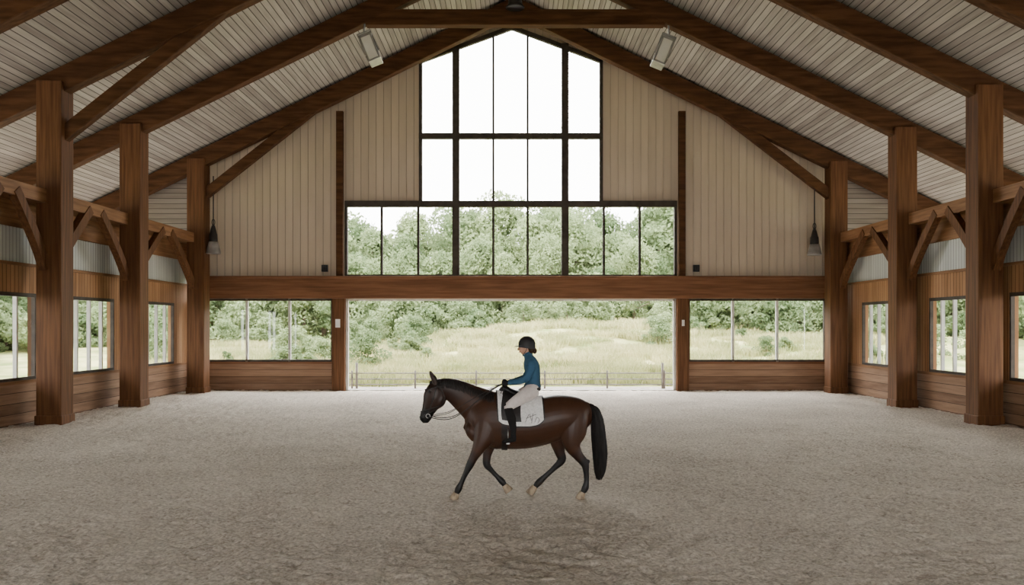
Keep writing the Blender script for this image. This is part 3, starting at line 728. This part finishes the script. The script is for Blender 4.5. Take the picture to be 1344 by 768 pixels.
fs.append(tuple((len(rows)-1)*n+k_ for k_ in range(n)))
mb.add(vs,fs,0,True)
vs=[];m_=13
for j,(ext) in enumerate((0,.055)):
    for k_ in range(m_):
        t=math.pi-.95+1.9*k_/(m_-1); e=ext*math.cos((k_/(m_-1)-.5)*math.pi)
        vs.append((cx+(.126+e)*math.cos(t),(.098+e*.4)*math.sin(t),cz+.012-e*.25))
vs2=[(x,y,z-.01) for x,y,z in vs]
fs=[(k_,k_+1,m_+k_+1,m_+k_) for k_ in range(m_-1)]
mb.add(vs,fs,0,True); mb.add(vs2,fs,0,True)
mb.add([vs[m_+k_] for k_ in range(m_)]+[vs2[m_+k_] for k_ in range(m_)],[(k_,k_+1,m_+k_+1,m_+k_) for k_ in range(m_-1)],0)
mb.tube([(cx+.128*math.cos(t)*.98,0,cz+.01+.136*math.sin(t)) for t in np.linspace(.15,2.95,18)],.008,6,1)
for sg in (-1,1):
    mb.tube([(hx(692),sg*.08,hz(456)),(hx(690),sg*.072,hz(461)),(hx(686.5),sg*.03,hz(466))],.005,5,1)
mb.tube([(hx(686.5),-.03,hz(466)),(hx(686.2),0,hz(466.6)),(hx(686.5),.03,hz(466))],.005,5,1)
ho=mb.obj('riding_helmet',[noisemat('helmet_shell',(.010,.010,.012),(.018,.018,.022),rough=.5,spec=.35),M_black],RD)
gb=Body()
for sg in (-1,1):
    X0=hx(662.5); Z0=hz(503); Yc=sg*.088
    gb.loft([(hx(667.5),sg*.098,hz(502.2),.021,.028),(X0+.03,Yc+sg*.004,Z0+.002,.018,.036),(X0,Yc,Z0,.015,.040),(X0-.012,Yc,Z0,.012,.036)],col=GLV)
    for f_,(dz,l) in enumerate(((.030,1.0),(.010,1.08),(-.010,1.0),(-.028,.82))):
        p=Vector((X0-.008,Yc,Z0+dz)); ch=[p,p+Vector((-.024*l,-sg*.010,-.003)),p+Vector((-.028*l,-sg*.032*l,-.006)),p+Vector((-.008,-sg*.042*l,-.008)),p+Vector((.012*l,-sg*.032*l,-.008))]
        gb.loft([(q.x,q.y,q.z,.0088,.0088) for q in ch[:3]]+[(q.x,q.y,q.z,.008,.008) for q in ch[3:]],col=GLV,n=10,sub=3)
    p=Vector((X0+.022,Yc-sg*.006,Z0+.03))
    gb.loft([(p.x,p.y,p.z,.011,.012),(p.x-.02,p.y-sg*.012,p.z+.016,.010,.010),(p.x-.042,p.y-sg*.018,p.z+.016,.009,.008),(p.x-.056,p.y-sg*.02,p.z+.010,.008,.007)],col=GLV,n=10,sub=3)
gb.finish('gloved_hands',.0035,1,M_cloth,RD)
mb=MB()
mb.tube([(hx(692.5)+.066*math.cos(t),.058*math.sin(t),hz(465.8)-.012*math.cos(t+3.14)) for t in np.linspace(0,6.283,21)[:-1]],.013,8,0,closed=True)
for sg in (-1,1):
    mb.tube([(hx(669.5),sg*.108+.03*math.cos(t),hz(502)+.034*math.sin(t)) for t in np.linspace(0,6.283,15)[:-1]],.007,6,0,closed=True)
mb.obj('jacket_collar_cuffs',[noisemat('jacket_trim',(.025,.072,.125),(.038,.11,.18))],RD)

# kicked-up sand: loose pale grains thrown back from the hind hoof, over a thin dry scatter
mb=MB()
for j in range(2600):
    t=random.random()**1.3; x=hx(772+t*170+random.gauss(0,3)); y=-.12+random.gauss(0,.07+.16*t); r=random.uniform(.002,.0065)*(1-.45*t)
    z=.002+abs(random.gauss(0,.010)) if random.random()<.6 else abs(random.gauss(0,.055))*(1-t*.7)
    o=[Vector((x+random.uniform(-r,r)*.3+dx*r,HY+y+dy*r,z+dz*r*.7)) for dx,dy,dz in ((1,0,0),(-1,0,0),(0,1,0),(0,-1,0),(0,0,1),(0,0,-1))]
    mb.add(o,[(0,2,4),(2,1,4),(1,3,4),(3,0,4),(2,0,5),(1,2,5),(3,1,5),(0,3,5)],0)
mb.obj('kicked_up_sand',[noisemat('loose_sand',(.68,.62,.54),(.82,.76,.68))])

# ---------------------------------------------------------------- light, world, camera
w=bpy.data.worlds.new('sky'); scene.world=w; w.use_nodes=True
bg=w.node_tree.nodes['Background']; bg.inputs[0].default_value=(1,.985,.97,1); bg.inputs[1].default_value=16.0
sd_=bpy.data.lights.new('sun','SUN'); sd_.energy=8; sd_.angle=.1; sd_.color=(1,.93,.82)
so=bpy.data.objects.new('sun',sd_); COL.objects.link(so); so.location=(0,-20,40)
so.rotation_euler=Vector((.25,.75,-1.0)).to_track_quat('-Z','Y').to_euler()
cd=bpy.data.cameras.new('camera'); cd.lens=28; cd.sensor_width=36; cd.shift_y=44/1344; cd.clip_end=600
co_=bpy.data.objects.new('camera',cd); COL.objects.link(co_); co_.location=(0,0,CH); co_.rotation_euler=(math.pi/2,0,0)
scene.camera=co_
